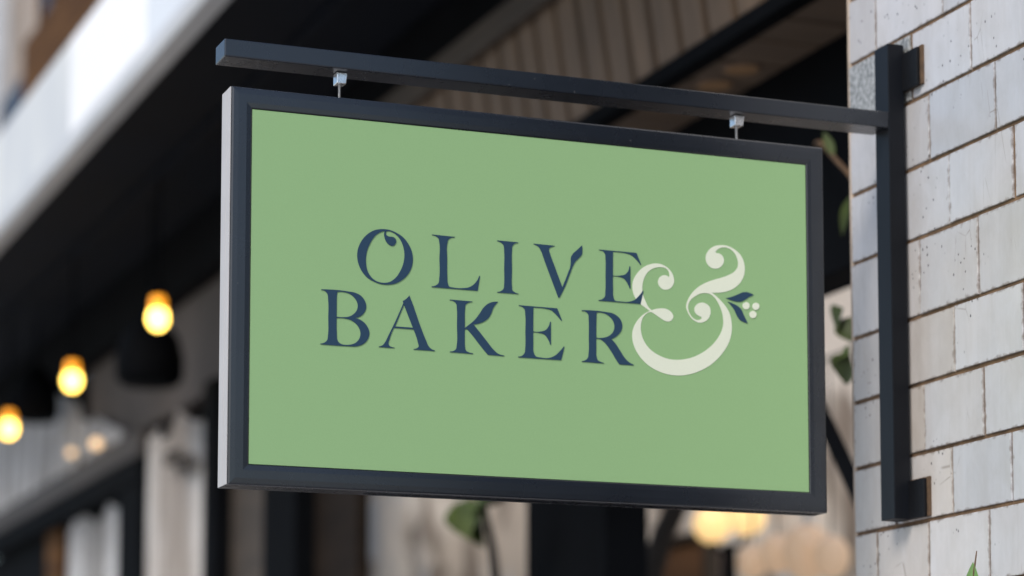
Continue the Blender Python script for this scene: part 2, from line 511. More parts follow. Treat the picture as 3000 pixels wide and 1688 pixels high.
# two fine return grooves along the underside
for yy in (0.022, 0.036):
    add_box(bm, SX + 0.25, SX + SW - 0.004, SY + yy, SY + yy + 0.0022, SZ - SH - 0.0011, SZ - SH + 0.0005)
link('frame', bm, M['frame'], sg)
bm = bmesh.new()
x1 = SX - 0.0002
add_box(bm, SX - 0.0022, x1, SY + 0.0030, SY + 0.0230, SZ - SH + 0.0006, SZ - 0.0006, 0.0006)
add_box(bm, SX - 0.0018, x1, SY + 0.0260, SY + SD, SZ - SH + 0.0006, SZ - 0.0006, 0.0006)
add_box(bm, SX - 0.0010, x1, SY + 0.0228, SY + 0.0262, SZ - SH + 0.0006, SZ - 0.0006, 0.0, mat=1)
link('side_strip', bm, [M['alu'], M['groove']], sg)
PY = SY + 0.0018
panel = boxes('panel', [(SX + 0.0366, SX + SW - 0.0366, PY, PY + 0.006, SZ - SH + 0.0366, SZ - 0.0366)], M['green'], sg, 0.0004)

def spline(s):
    pts = []
    for t in s.split():
        a = t.split(',')
        pts.append((float(a[0]) * 1e-4, float(a[1]) * 1e-4, len(a) > 2))
    n = len(pts)
    out = []
    for i in range(n):
        p1, p2 = pts[i], pts[(i + 1) % n]
        p0, p3 = pts[i - 1], pts[(i + 2) % n]
        a = Vector(p1[:2]); b = Vector(p2[:2])
        if p1[2] and p2[2]:
            out.append(a); continue
        L = (b - a).length
        def tan(pp, pc, pn):
            d1 = (Vector(pc[:2]) - Vector(pp[:2])); d2 = (Vector(pn[:2]) - Vector(pc[:2]))
            l1, l2 = max(d1.length, 1e-7), max(d2.length, 1e-7)
            v = d1 / l1 * l2 / (l1 + l2) + d2 / l2 * l1 / (l1 + l2)
            return v.normalized() if v.length > 1e-9 else d2.normalized()
        t1 = tan(p0, p1, p2) if not p1[2] else None
        t2 = tan(p1, p2, p3) if not p2[2] else None
        ch = (b - a).normalized()
        if t1 is None:
            t1 = (2 * ch * ch.dot(t2) - t2) if t2.dot(ch) > 0.3 else ch
        if t2 is None:
            t2 = (2 * ch * ch.dot(t1) - t1) if t1.dot(ch) > 0.3 else ch
        steps = 7
        for k in range(steps):
            t = k / steps
            h00 = 2 * t**3 - 3 * t**2 + 1; h10 = t**3 - 2 * t**2 + t; h01 = -2 * t**3 + 3 * t**2; h11 = t**3 - t**2
            out.append(a * h00 + t1 * (h10 * L) + b * h01 + t2 * (h11 * L))
    return out

GLYPHS = [
    ('letter_O', ["2692,2255 2548,2292 2414,2386 2319,2510 2267,2635 2253,2729 2269,2867 2332,3010 2447,3131 2573,3191 2688,3220 2813,3221 2929,3197 3054,3132 3170,3020 3242,2884 3264,2733 3241,2595 3182,2478 3090,2373 2973,2303 2837,2259", "2750,2282,c 2664,2315 2577,2382 2501,2491 2444,2612 2412,2754 2412,2883 2442,3011 2505,3108 2592,3171 2669,3191 2755,3193 2852,3166 2948,3093 3025,2985 3082,2859 3111,2699 3100,2578 3061,2460 2993,2362 2905,2300 2828,2281 2779,2291 2768,2320 2785,2356 2833,2375 2896,2377 2940,2399 2959,2449 2940,2502 2887,2536 2839,2524 2780,2473 2751,2410 2739,2346"]),
    ('letter_L', ["3617,2274,c 4038,2282,c 4038,2291,c 3979,2301 3920,2338 3898,2411 3896,2683 3900,3012 3907,3105 3932,3164 4020,3183 4178,3181 4316,3150 4415,3076 4494,2940,c 4509,2942,c 4464,3206,c 3614,3204,c 3614,3192,c 3687,3168 3736,3127 3753,3032 3756,2695 3751,2394 3733,2330 3684,2297 3617,2285,c"]),
    ('letter_I', ["4832,2280,c 5226,2283,c 5226,2294,c 5159,2313 5116,2360 5109,2438 5107,2782 5108,3089 5116,3148 5159,3180 5232,3199,c 5232,3208,c 4835,3209,c 4835,3198,c 4910,3173 4953,3130 4962,3065 4964,2769 4962,2438 4953,2367 4909,2317 4832,2292,c"]),
    ('letter_V', ["5522,2283,c 5919,2287,c 5919,2298,c 5853,2319 5817,2345 5812,2370 5833,2440 5915,2648 6067,3024,c 6182,2747 6220,2648 6231,2552 6233,2480 6272,2405 6349,2333 6445,2238,c 6453,2331 6444,2403 6399,2461 6323,2539 6265,2639 6220,2756 6092,3064 6009,3219,c 5993,3220,c 5852,2879 5726,2567 5663,2405 5619,2338 5574,2308 5522,2295,c"]),
    ('letter_E', ["6778,2288,c 7508,2291,c 7598,2499,c 7585,2506,c 7495,2405 7391,2334 7288,2312 7171,2303 7048,2307,c 7045,2488 7043,2739,c 7195,2727 7286,2698 7344,2634 7368,2547,c 7385,2546,c 7385,2950,c 7372,2951,c 7324,2852 7259,2779 7182,2754 7043,2751,c 7044,2969 7051,3125 7077,3183 7193,3198 7348,3193 7465,3149 7556,3064 7628,2972,c 7641,2973,c 7581,3215,c 6768,3214,c 6768,3202,c 6845,3176 6886,3131 6897,3052 6903,2740 6902,2439 6890,2350 6849,2311 6778,2299,c"]),
    ('letter_B', ["1612,3392,c 2092,3393 2225,3408 2331,3458 2398,3541 2421,3632 2399,3717 2333,3796 2214,3845,c 2314,3871 2401,3929 2458,4008 2480,4090 2459,4184 2403,4261 2326,4312 2241,4338 2108,4343 1604,4342,c 1604,4331,c 1681,4305 1723,4265 1739,4177 1742,3874 1738,3571 1722,3462 1683,3418 1612,3403,c", "1899,3416,c 2016,3408 2130,3436 2216,3504 2260,3579 2268,3643 2246,3719 2190,3783 2114,3828 2028,3845 1889,3847,c 1889,3634 1892,3468", "1890,3870,c 2057,3868 2162,3895 2248,3954 2301,4028 2321,4110 2302,4194 2250,4262 2174,4304 2079,4323 1984,4317 1927,4284 1903,4239 1894,4139"]),
    ('letter_A', ["3202,3381,c 3256,3507 3403,3897 3511,4150 3560,4249 3609,4293 3672,4312,c 3672,4326,c 3286,4323,c 3286,4314,c 3346,4296 3380,4261 3370,4215 3282,3971,c 2924,3970,c 2843,4176 2826,4242 2839,4283 2878,4304 2935,4314,c 2935,4323,c 2654,4321,c 2654,4311,c 2719,4286 2767,4228 2824,4113 2919,3921 3096,3519,c 3083,3487,c 3144,3446", "3106,3549,c 3270,3942,c 2945,3943,c"]),
    ('letter_K', ["3951,3399,c 4365,3403,c 4365,3414,c 4294,3430 4244,3468 4230,3551 4226,3755 4226,3880,c 4309,3817 4409,3729 4495,3620 4581,3492 4660,3422 4847,3374,c 4753,3500 4710,3612 4653,3691 4552,3759 4387,3809,c 4495,3927 4653,4107 4754,4222 4855,4298 4963,4318,c 4960,4332,c 4661,4328,c 4625,4292 4481,4132 4309,3939 4266,3902 4245,3899,c 4226,3911,c 4226,4081 4231,4216 4253,4282 4295,4304 4378,4318,c 4378,4330,c 3954,4326,c 3954,4314,c 4025,4297 4067,4261 4079,4199 4083,3833 4080,3548 4068,3467 4030,3429 3951,3413,c"]),
    ('letter_E', ["5241,3406,c 5968,3410,c 6060,3623,c 6046,3628,c 5946,3525 5858,3455 5755,3432 5638,3425 5514,3429,c 5510,3665 5510,3855,c 5667,3844 5755,3807 5806,3741 5831,3661,c 5846,3660,c 5847,4068,c 5834,4069,c 5784,3963 5726,3898 5638,3874 5510,3870,c 5511,4077 5518,4227 5550,4287 5667,4313 5813,4307 5930,4255 6018,4174 6092,4087,c 6106,4090,c 6041,4333,c 5230,4335,c 5230,4321,c 5310,4295 5349,4249 5361,4169 5364,3881 5361,3552 5347,3471 5311,3435 5241,3418,c"]),
    ('letter_R', ["6443,3410,c 6893,3409 7042,3427 7161,3495 7220,3602 7213,3700 7145,3802 7003,3892,c 7055,3933 7188,4104 7277,4224 7352,4288 7439,4324,c 7439,4338,c 7165,4338,c 7120,4282 6979,4076 6876,3959 6801,3911 6717,3903,c 6716,4080 6722,4232 6748,4292 6800,4316 6862,4329,c 6859,4339,c 6440,4337,c 6440,4324,c 6511,4300 6556,4256 6568,4186 6575,3868 6573,3564 6563,3474 6521,3436 6443,3423,c", "6725,3432,c 6848,3429 6952,3468 7034,3545 7071,3640 7055,3738 6980,3827 6876,3871 6717,3886,c 6718,3651"]),
    ('ampersand', ["8996,2904,c 9170,2891 9361,2836 9519,2736 9621,2605 9666,2458 9653,2304 9592,2174 9480,2080 9335,2020 9200,2013 9065,2041 8953,2117 8891,2220 8882,2302 8912,2382 8984,2443 9073,2457 9163,2429 9230,2357 9248,2284 9221,2214 9165,2175 9103,2170,c 9076,2151,c 9132,2092 9256,2049 9368,2068 9457,2134 9518,2242 9534,2323 9516,2407 9454,2484 9341,2554 9195,2614 9026,2671 8858,2742 8724,2826 8612,2932 8534,3045 8489,3160 8486,3222 8510,3286 8554,3364 8631,3435 8741,3474 8830,3457 8920,3395 8965,3310 8971,3248 8955,3178 8889,3121 8800,3102 8711,3134 8652,3210 8652,3271 8676,3310 8731,3347 8781,3364,c 8792,3378 8775,3405 8708,3428 8631,3405 8565,3338 8527,3249 8522,3193 8539,3126 8589,3056 8667,2994 8768,2941 8868,2923 8957,2932 9024,2968 9090,3035 9156,3143 9200,3252 9221,3364 9224,3461 9197,3575 9140,3691 9050,3810 8926,3930 8759,4043 8581,4125 8404,4170 8238,4186 8074,4168 7921,4117 7779,4036 7671,3922 7606,3785 7585,3655 7596,3553 7630,3460 7685,3395 7750,3355 7800,3349,c 7882,3391 7991,3455 8078,3494 8133,3498 8194,3466 8228,3403 8206,3343 8146,3292 8069,3267 7992,3265 7904,3280 7800,3314,c 7740,3260 7686,3167 7654,3099 7627,3015 7619,2939 7628,2837 7656,2744 7711,2648 7788,2576 7876,2534 7975,2514 8063,2521 8123,2556 8153,2614 8154,2665 8141,2687,c 8117,2666 8062,2654 7996,2675 7946,2727 7929,2794 7956,2863 8016,2910 8088,2918 8171,2888 8226,2823 8249,2740 8233,2659 8184,2571 8107,2506 8008,2463 7887,2455 7767,2481 7646,2541 7547,2630 7470,2738 7431,2842 7425,2923 7441,3023 7495,3131 7576,3211 7674,3274 7767,3331,c 7685,3370 7575,3459 7487,3571 7438,3675 7419,3777 7431,3918 7485,4055 7582,4190 7723,4312 7897,4402 8094,4455 8347,4465 8601,4413 8834,4313 9058,4156 9227,3972 9340,3780 9393,3572 9389,3408 9345,3247 9268,3130 9179,3039 9091,2968"]),
    ('leaf_motif', ["9283,2985,c 9416,2945 9528,2895 9619,2853 9698,2845 9844,2887,c 9753,2930 9663,2988 9583,3028 9493,3034 9392,3018"]),
    ('leaf_motif', ["9314,3047,c 9426,3077 9526,3121 9593,3178 9626,3253 9659,3312 9717,3421,c 9636,3401 9557,3366 9502,3298 9447,3189 9391,3121"]),
    ('berry_motif', ["9758,3092 9753,3119 9738,3141 9714,3157 9687,3164 9660,3161 9636,3149 9622,3128 9616,3103 9622,3077 9637,3054 9661,3038 9688,3031 9715,3034 9739,3047 9753,3067"]),
    ('berry_motif', ["9955,3089 9949,3115 9934,3138 9910,3154 9883,3161 9856,3158 9832,3145 9818,3124 9813,3099 9819,3073 9833,3050 9857,3034 9885,3027 9912,3030 9935,3043 9950,3063"]),
    ('berry_motif', ["9895,3244 9889,3271 9874,3293 9850,3309 9823,3316 9796,3313 9772,3300 9758,3280 9752,3254 9758,3228 9773,3206 9797,3190 9824,3182 9851,3186 9875,3198 9889,3219"]),
]


def glyph(name, contours, m, lift, thick):
    cu = bpy.data.curves.new('tmp', 'CURVE')
    cu.dimensions = '2D'
    cu.fill_mode = 'BOTH'
    cu.extrude = thick / 2
    for s in contours:
        p = spline(s)
        sp = cu.splines.new('POLY')
        sp.points.add(len(p) - 1)
        for q, v in zip(sp.points, p):
            q.co = (v.x, -v.y, 0, 1)
        sp.use_cyclic_u = True
    tmp = bpy.data.objects.new('tmp', cu)
    col.objects.link(tmp)
    bpy.context.view_layer.update()
    me = bpy.data.meshes.new_from_object(tmp.evaluated_get(bpy.context.evaluated_depsgraph_get()))
    bpy.data.objects.remove(tmp); bpy.data.curves.remove(cu)
    b = bmesh.new(); b.from_mesh(me); bpy.data.meshes.remove(me)
    for v in b.verts:
        v.co = Vector((SX + v.co.x, PY - lift + v.co.z, SZ + v.co.y))
    return link(name, b, m, panel)

glyph_names = {'ampersand': ('ampersand', M['cream'], 0.00035, 0.0005), 'leaf_motif': ('printed_leaf', M['navy'], 0.0006, 0.001), 'berry_motif': ('printed_berry', M['cream'], 0.0006, 0.001)}
for nm, cs in GLYPHS:
    kind, m, lift, th = glyph_names.get(nm, ('letter', M['navy'], 0.0006, 0.001))
    o = glyph(kind, cs, m, lift, th)
    if nm.startswith('letter_'):
        o['label'] = 'navy serif capital letter ' + nm[-1]

# chrome clips and threaded rods
for cx in (1.3425, 2.1075):
    cy, cz = 4.2570, 2.8870
    t = bmesh.new()
    bmesh.ops.create_cube(t, size=1.0)
    for v in t.verts:
        tp = v.co.z > 0
        v.co = Vector((cx + (-0.0085 if v.co.x < 0 else (0.0120 if tp else 0.0085)), cy + (-0.0105 if v.co.y < 0 else 0.0105), cz + (0.0008 if tp else -0.0195)))
    bmesh.ops.bevel(t, geom=t.edges[:], offset=0.0014, segments=2, profile=0.6, affect='EDGES')
    h = link('hanger_clip', t, M['chrome'], sg)
    b = bmesh.new()
    zs = [SZ - 0.004 + i * 0.0008 for i in range(47)]
    zs = [q for q in zs if q < cz - 0.0185]
    add_tube(b, [(cx - 0.001, cy - 0.002, q) for q in zs], [0.0021 + (0.00035 if i % 2 else -0.0002) for i in range(len(zs))], 12)
    link('threaded_rod', b, M['rod'], h)

# ------------------------------------------------------------------ canopy
XF = 2.2
can = thing('shop_canopy', 'dark canopy with a blurred white fascia running away behind the sign', 'canopy', (2.5, 10.0, 4.1))
fy = [6.2, 8.1, 9.38, 10.74, 12.1, 13.5, 15.1]
fm = ['panel_cool', 'panel_cool', 'panel_white', 'panel_grey', 'panel_grey', 'panel_cool']
for a, b, k in zip(fy[:-1], fy[1:], fm):
    boxes('fascia_panel', [(XF, XF + 0.03, a + 0.006, b - 0.006, 4.449, 4.872)], M[k], can, 0.004)
boxes('edge_moulding', [(XF - 0.035, XF + 0.05, 6.2, 15.1, 4.339, 4.394)], M['lip'], can, 0.008)
boxes('edge_trim', [(XF - 0.015, XF + 0.045, 6.2, 15.1, 4.397, 4.446)], M['lip_light'], can, 0.006)
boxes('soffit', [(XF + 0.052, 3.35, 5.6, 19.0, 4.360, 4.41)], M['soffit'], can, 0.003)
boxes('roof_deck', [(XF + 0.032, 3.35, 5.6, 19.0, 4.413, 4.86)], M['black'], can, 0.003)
boxes('soffit_batten', [(2.58, 2.63, 5.6, 19.0, 4.325, 4.358)], M['soffit'], can, 0.004)
boxes('head_board', [(2.930, 2.962, 4.75, 8.955, 4.106, 4.357), (2.95, 3.05, 8.96, 19.0, 4.06, 4.357)], M['black'], can, 0.004)
# the boarded bulkhead leans out at the top
bm = bmesh.new()
y = 4.75
rng = random.Random(5)
while y < 8.9:
    w = rng.uniform(0.128, 0.150)
    t = bmesh.new()
    bmesh.ops.create_cube(t, size=1.0)
    for v in t.verts:
        lean = 0.0 if v.co.z < 0 else -0.062
        v.co = Vector(((3.0 if v.co.x < 0 else 3.03) + lean + 0.0, y if v.co.y < 0 else y + w, 3.69 if v.co.z < 0 else 4.104))
    bmesh.ops.bevel(t, geom=t.edges[:], offset=0.006, segments=2, affect='EDGES')
    me = bpy.data.meshes.new('tmp'); t.to_mesh(me); t.free(); bm.from_mesh(me); bpy.data.meshes.remove(me)
    y += w + 0.022
link('plank_bulkhead', bm, M['plank'], can)
bm = bmesh.new()
vv = [bm.verts.new(p) for p in ((3.026, 4.7, 3.685), (3.026, 8.95, 3.685), (2.964, 8.95, 4.1045), (2.964, 4.7, 4.1045), (3.06, 4.7, 3.685), (3.06, 8.95, 3.685), (3.0, 8.95, 4.1045), (3.0, 4.7, 4.1045))]
for f in ((0, 1, 2, 3), (4, 5, 6, 7), (0, 1, 5, 4), (1, 2, 6, 5), (2, 3, 7, 6), (3, 0, 4, 7)):
    bm.faces.new([vv[i] for i in f])
link('bulkhead_backing', bm, M['gap'], can)
boxes('cove_board', [(2.900, 2.928, 4.75, 8.95, 4.06, 4.15)], M['dark_wood'], can, 0.004)
boxes('trim_strip', [(2.985, 3.045, 4.70, 8.95, 3.640, 3.686)], M['black'], can, 0.004)
bm = bmesh.new()
y = 4.7
while y < 8.9:
    w = rng.uniform(0.17, 0.20)
    add_box(bm, 3.047, 3.262, y, y + w, 3.652, 3.672, 0.004)
    y += w + 0.013
ceil = link('plank_ceiling', bm, M['plank2'], can)
boxes('ceiling_backing', [(3.047, 3.262, 4.7, 8.95, 3.674, 3.69)], M['gap'], can, 0.0)
for yy in (6.33, 6.50):  # faintly emissive discs standing in for warm glow on the ceiling planks
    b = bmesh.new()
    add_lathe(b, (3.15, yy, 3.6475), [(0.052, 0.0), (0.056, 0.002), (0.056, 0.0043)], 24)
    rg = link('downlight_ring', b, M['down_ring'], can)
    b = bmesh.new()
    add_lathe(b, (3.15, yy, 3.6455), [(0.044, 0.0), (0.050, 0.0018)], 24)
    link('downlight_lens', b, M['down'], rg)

# ------------------------------------------------------------------ shopfront under the canopy
sf = thing('shopfront', 'black framed shopfront with thick posts and brown lintel under the dark canopy', 'shopfront', (3.1, 10.0, 0))
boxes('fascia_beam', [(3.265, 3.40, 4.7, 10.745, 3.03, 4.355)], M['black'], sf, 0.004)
boxes('lintel', [(2.95, 3.03, 12.60, 19.0, 3.385, 3.515)], M['lintel'], sf, 0.008)
boxes('head_rail', [(2.96, 3.03, 12.60, 19.0, 3.265, 3.382)], M['black'], sf, 0.004)
boxes('upper_wall', [(3.055, 3.16, 8.96, 14.25, 3.56, 4.36)], M['taupe'], sf, 0.004)
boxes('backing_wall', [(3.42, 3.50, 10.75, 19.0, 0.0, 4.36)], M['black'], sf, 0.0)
for (a, b, zt, k, x) in ((12.61, 13.12, 3.262, 'black', 2.97), (11.22, 11.42, 3.557, 'black', 2.97), (9.97, 10.43, 3.557, 'black', 2.97)):
    boxes('post', [(x, x + 0.14, a, b, 0.0, zt)], M[k], sf, 0.006)
boxes('post', [(3.26, 3.41, 7.54, 8.21, 0.0, 3.029)], M['black'], sf, 0.006)
boxes('board_panel', [(3.05, 3.10, 10.44, 11.23, 0.0, 3.557)], M['dark_wood'], sf, 0.004)
boxes('board_panel', [(3.05, 3.10, 9.42, 9.96, 0.0, 3.557)], M['dark_board'], sf, 0.004)
boxes('door_panel', [(3.05, 3.10, 15.35, 18.9, 0.0, 3.273)], M['black'], sf, 0.004)
boxes('board_panel', [(3.05, 3.10, 14.95, 15.34, 0.0, 3.273)], M['timber'], sf, 0.004)
bm = bmesh.new()
add_tube(bm, [(3.33, 6.75, 3.29), (3.33, 6.241, 2.701), (3.33, 6.128, 2.567), (3.33, 6.0, 2.41), (3.33, 5.6, 1.93)], 0.024, 10)
link('diagonal_brace', bm, M['black'], sf)

# curtains behind the openings
def curtain(name, label, x, prof, zb, m, amp=0.025, wl=0.11, gather=None):
    """prof: (y, z_top) outline of the hanging cloth's upper edge"""
    o = thing(name, label, 'curtain', (x, (prof[0][0] + prof[-1][0]) / 2, zb))
    bm = bmesh.new()
    cols = []
    rg = random.Random(int(prof[0][0] * 100))
    n = max(30, int(abs(prof[-1][0] - prof[0][0]) / 0.018))
    ph = rg.uniform(0, 6)
    for i in range(n + 1):
        y = prof[0][0] + (prof[-1][0] - prof[0][0]) * i / n
        for (ya, za), (yb, zb_) in zip(prof[:-1], prof[1:]):
            if ya <= y <= yb:
                zt = za + (zb_ - za) * (y - ya) / (yb - ya); break
        dx = amp * (math.sin(2 * math.pi * y / wl + ph) + 0.5 * math.sin(2 * math.pi * y / (wl * 2.7) + 1.3))
        c = []
        for k in range(9):
            z = zt + (zb - zt) * k / 8
            yy, s = y, 1.0
            if gather:
                gz, gy, gw = gather
                s = 1 - gw * math.exp(-((z - gz) / 0.10) ** 2)
                yy = gy + (y - gy) * s
            c.append(bm.verts.new((x + dx * (0.35 + 0.65 * k / 8) * s, yy, z)))
        cols.append(c)
    for a, b in zip(cols[:-1], cols[1:]):
        for k in range(8):
            bm.faces.new((a[k], b[k], b[k + 1], a[k + 1]))
    bmesh.ops.solidify(bm, geom=bm.faces[:], thickness=0.003)
    link('cloth', bm, m, o, smooth=True)
    return o
curtain('window_curtain', 'streaky white curtain in the wide upper window above the brown lintel', 3.00,
        [(13.15, 3.58), (13.5, 3.66), (13.80, 3.75), (13.96, 3.745), (14.19, 3.79), (14.36, 3.935), (14.78, 4.015), (15.21, 4.045), (15.43, 4.03), (15.72, 4.07), (15.88, 4.10), (16.22, 4.10), (16.3, 4.08), (16.66, 4.07), (18.0, 4.08)], 3.517, M['curtain'])
c2 = curtain('window_curtain', 'beige streaked curtain hanging between the two nearer black posts on the left', 3.00,
             [(11.43, 3.40), (11.68, 3.42), (11.85, 3.47), (11.99, 3.52), (12.12, 3.46), (12.25, 3.40), (12.32, 3.44), (12.38, 3.49), (12.50, 3.48), (12.60, 3.44)], 0.3, M['linen'])
bm = bmesh.new()
for a, c, zc in ((11.52, 11.80, 3.222), (11.78, 12.03, 3.282)):
    add_box(bm, 2.935, 2.965, a, c, zc - 0.028, zc + 0.028, 0.012)
bmesh.ops.remove_doubles(bm, verts=bm.verts[:], dist=0.0001)
link('tie_band', bm, M['dark_wood'], c2)
curtain('window_curtain', 'plain white curtain in the low window at the lower left edge beyond the black post', 3.03,
        [(13.14, 3.17), (13.32, 3.20), (13.57, 3.255), (13.72, 3.21), (13.86, 3.17), (14.05, 3.23), (14.2, 3.258), (14.42, 3.25), (14.64, 3.22)], 0.3, M['curtain'], gather=(3.085, 13.95, 0.30))

# pendant bulbs
def pendant(x, y, z, label):
    o = thing('pendant_bulb', label, 'lamp', (x, y, z - 0.06), 'glowing bulbs hung in a row under the canopy')
    bm = bmesh.new()
    add_tube(bm, [(x, y, z + 0.135), (x, y, 4.326)], 0.006, 8)
    link('cord', bm, M['black'], o)
    bm = bmesh.new()
    add_lathe(bm, (x, y, z), [(0.020, 0.081), (0.026, 0.084), (0.026, 0.13), (0.012, 0.14)], 20)
    link('socket', bm, M['black'], o)
    bm = bmesh.new()
    add_lathe(bm, (x, y, z), [(0.004, -0.062), (0.022, -0.056), (0.036, -0.040), (0.042, -0.018), (0.040, 0.004), (0.034, 0.022)], 24, 0)
    add_lathe(bm, (x, y, z), [(0.0338, 0.0225), (0.032, 0.036), (0.032, 0.060), (0.026, 0.080)], 24, 1)
    link('bulb', bm, [M['bulb'], M['bulb_neck']], o, smooth=True)
pendant(2.6, 10.78, 3.725, 'largest and highest glowing bulb, just left of the sign frame')
pendant(2.6, 12.52, 3.730, 'middle glowing bulb of the hanging row of three')
pendant(2.6, 14.17, 3.725, 'smallest glowing bulb, cut by the left edge')
def shade(x, y, z, r, label):
    o = thing('pendant_lamp', label, 'pendant lamp', (x, y, z), 'black pendant lamps under the canopy')
    bm = bmesh.new()
    add_lathe(bm, (x, y, z), [(r * 0.80, 0.0), (r, 0.03), (r * 1.02, 0.12), (r * 0.85, 0.22), (r * 0.45, 0.29), (r * 0.15, 0.32)], 28)
    link('lamp_shade', bm, M['black'], o, smooth=True)
    bm = bmesh.new()
    add_tube(bm, [(x, y, z + 0.31), (x, y, 4.357)], 0.007, 8)
    link('cord', bm, M['black'], o)
shade(2.72, 11.42, 3.53, 0.15, 'black round shade hanging below the largest bulb against the taupe wall')
shade(2.80, 14.45, 3.80, 0.13, 'black round shade hanging in front of the white upper curtain')
# small warm lamps on the lintel
def wall_lamp(x, y, z, r, label):
    o = thing('lintel_lamp', label, 'lamp', (x, y, z), 'small warm lamps along the lintel')
    bm = bmesh.new()
    bmesh.ops.create_uvsphere(bm, u_segments=20, v_segments=12, radius=r, matrix=Matrix.Translation((x, y, z)))
    link('globe', bm, M['small_lamp'], o, smooth=True)
    bm = bmesh.new()
    add_tube(bm, [(x + r * 0.9, y, z - 0.01), (x + r * 1.8, y, z - 0.02), (x + r * 2.0, y, 3.50)], 0.008, 8)
    link('arm', bm, M['black'], o)
wall_lamp(2.92, 13.42, 3.545, 0.030, 'round peach lamp on the brown lintel right of the fainter one')
wall_lamp(2.92, 14.05, 3.580, 0.022, 'fainter small lamp on the brown lintel in front of the white curtain')

# ------------------------------------------------------------------ courtyard behind the open frame
cw = thing('courtyard_wall', 'blurred mottled beige plaster wall seen below and beyond the green sign', 'wall', (5.3, 11, 0))
boxes('wall', [(5.2, 5.45, 6.0, 19.0, 0.0, 3.9)], M['mottled'], cw, 0.01)
boxes('coping', [(5.15, 5.5, 6.0, 19.0, 3.903, 3.98)], M['render_wall'], cw, 0.01)
o = thing('notice_board', 'rust red board leaning against the plaster wall below the globe lamps', 'board', (5.1, 10.9, 2.2))
boxes('board', [(5.10, 5.14, 10.65, 11.7, 0.6, 2.86)], M['brick_red'], o, 0.006)
boxes('frame', [(5.08, 5.145, 10.60, 10.648, 0.56, 2.90), (5.08, 5.145, 11.702, 11.75, 0.56, 2.90), (5.08, 5.145, 10.65, 11.70, 2.862, 2.90), (5.08, 5.145, 10.65, 11.70, 0.56, 0.598)], M['dark_wood'], o, 0.004)
o = thing('globe_lamp_post', 'lamp post with two glowing warm globes just below the sign', 'lamp post', (4.9, 10.0, 0))
bm = bmesh.new()
add_tube(bm, [(4.9, 10.0, 0), (4.9, 10.0, 1.5), (4.9, 10.0, 2.76)], [0.05, 0.035, 0.03], 12)
link('pole', bm, M['black'], o)
bm = bmesh.new()
add_tube(bm, [(4.9, 9.84, 2.79), (4.9, 9.88, 2.75), (4.9, 10.0, 2.73), (4.9, 10.12, 2.75), (4.9, 10.16, 2.79)], 0.012, 8)
link('arm', bm, M['black'], o)
for yy in (9.835, 10.165):
    bm = bmesh.new()
    bmesh.ops.create_uvsphere(bm, u_segments=24, v_segments=16, radius=0.082, matrix=Matrix.Translation((4.9, yy, 2.862)))
    link('globe', bm, M['globe'], o, smooth=True)

def leafy(name, label, cat, stem_pts, stem_r, leaves, m_leaf, m_stem, pot=None):
    o = thing(name, label, cat, stem_pts[0])
    bm = bmesh.new()
    add_tube(bm, stem_pts, stem_r, 8)
    link('stem', bm, m_stem, o, smooth=True)
    for base, dr, ln, wd, cu in leaves:
        bm = bmesh.new()
        add_leaf(bm, base, dr, ln, wd, cu, up=(-0.6, -0.6, 0.5))
        link('leaf', bm, m_leaf, o, smooth=True, recalc=False)
    if pot:
        bm = bmesh.new()
        add_lathe(bm, pot[:3], [(pot[3] * 0.7, 0), (pot[3] * 0.95, pot[4] * 0.88), (pot[3] * 1.06, pot[4] * 0.88), (pot[3] * 1.06, pot[4]), (pot[3] * 0.9, pot[4]), (pot[3] * 0.88, pot[4] * 0.9)], 28)
        link('pot', bm, M['terracotta'], o, smooth=False)
    return o
leafy('potted_plant', 'tall dark stemmed plant with one big green leaf below the middle of the sign', 'plant',
      [(3.05, 7.92, 0.35), (3.02, 7.94, 1.2), (3.05, 7.90, 2.2), (3.05, 7.98, 2.48), (3.03, 8.02, 2.66)], [0.03, 0.028, 0.022, 0.016, 0.008],
      [((3.03, 7.85, 2.655), (-0.15, 0.9, -0.35), 0.30, 0.17, 0.2), ((3.02, 7.75, 2.66), (-0.1, 0.9, -0.1), 0.36, 0.10, 0.15), ((3.03, 8.28, 2.66), (-0.1, -0.8, -0.35), 0.28, 0.13, 0.3), ((3.04, 7.98, 2.62), (0.2, -0.9, 0.5), 0.2, 0.10, 0.3),
       ((3.05, 7.9, 2.2), (-0.4, -0.8, 0.1), 0.24, 0.12, 0.4), ((3.05, 7.9, 1.9), (-0.3, 0.9, 0.2), 0.24, 0.12, 0.4), ((3.04, 7.92, 1.5), (-0.5, -0.7, 0.3), 0.24, 0.12, 0.4)],
      M['leaf'], M['stem_dark'], (3.05, 7.92, 0.0, 0.24, 0.4))
leafy('hanging_vine', 'thin green vine hanging in the gap between the sign and the tiled wall', 'vine',
      [(3.27, 6.10, 3.375), (3.15, 5.90, 3.335), (2.98, 5.56, 3.24), (2.98, 5.48, 3.175), (2.98, 5.42, 3.13), (2.98, 5.35, 3.05), (2.98, 5.33, 2.9), (2.98, 5.34, 2.72), (2.98, 5.33, 2.5)],
      [0.006, 0.006, 0.005, 0.006, 0.006, 0.005, 0.005, 0.004, 0.003],
      [((2.98, 5.415, 3.075), (0, 0.50, -0.75), 0.105, 0.030, 0.1), ((2.98, 5.455, 2.81), (0, 0.7, -0.5), 0.085, 0.085, 0.25), ((2.99, 5.48, 2.79), (0.1, -0.5, -0.6), 0.075, 0.07, 0.3), ((2.98, 5.43, 2.70), (0, 0.5, -0.7), 0.09, 0.085, 0.25), ((2.97, 5.41, 2.69), (-0.1, 0.7, 0.1), 0.08, 0.06, 0.35),
       ((2.98, 5.49, 3.185), (0, 0.55, 0.8), 0.10, 0.024, 0.05), ((2.98, 5.33, 2.62), (0, -0.5, -0.6), 0.08, 0.05, 0.2)],
      M['leaf'], M['stem'])
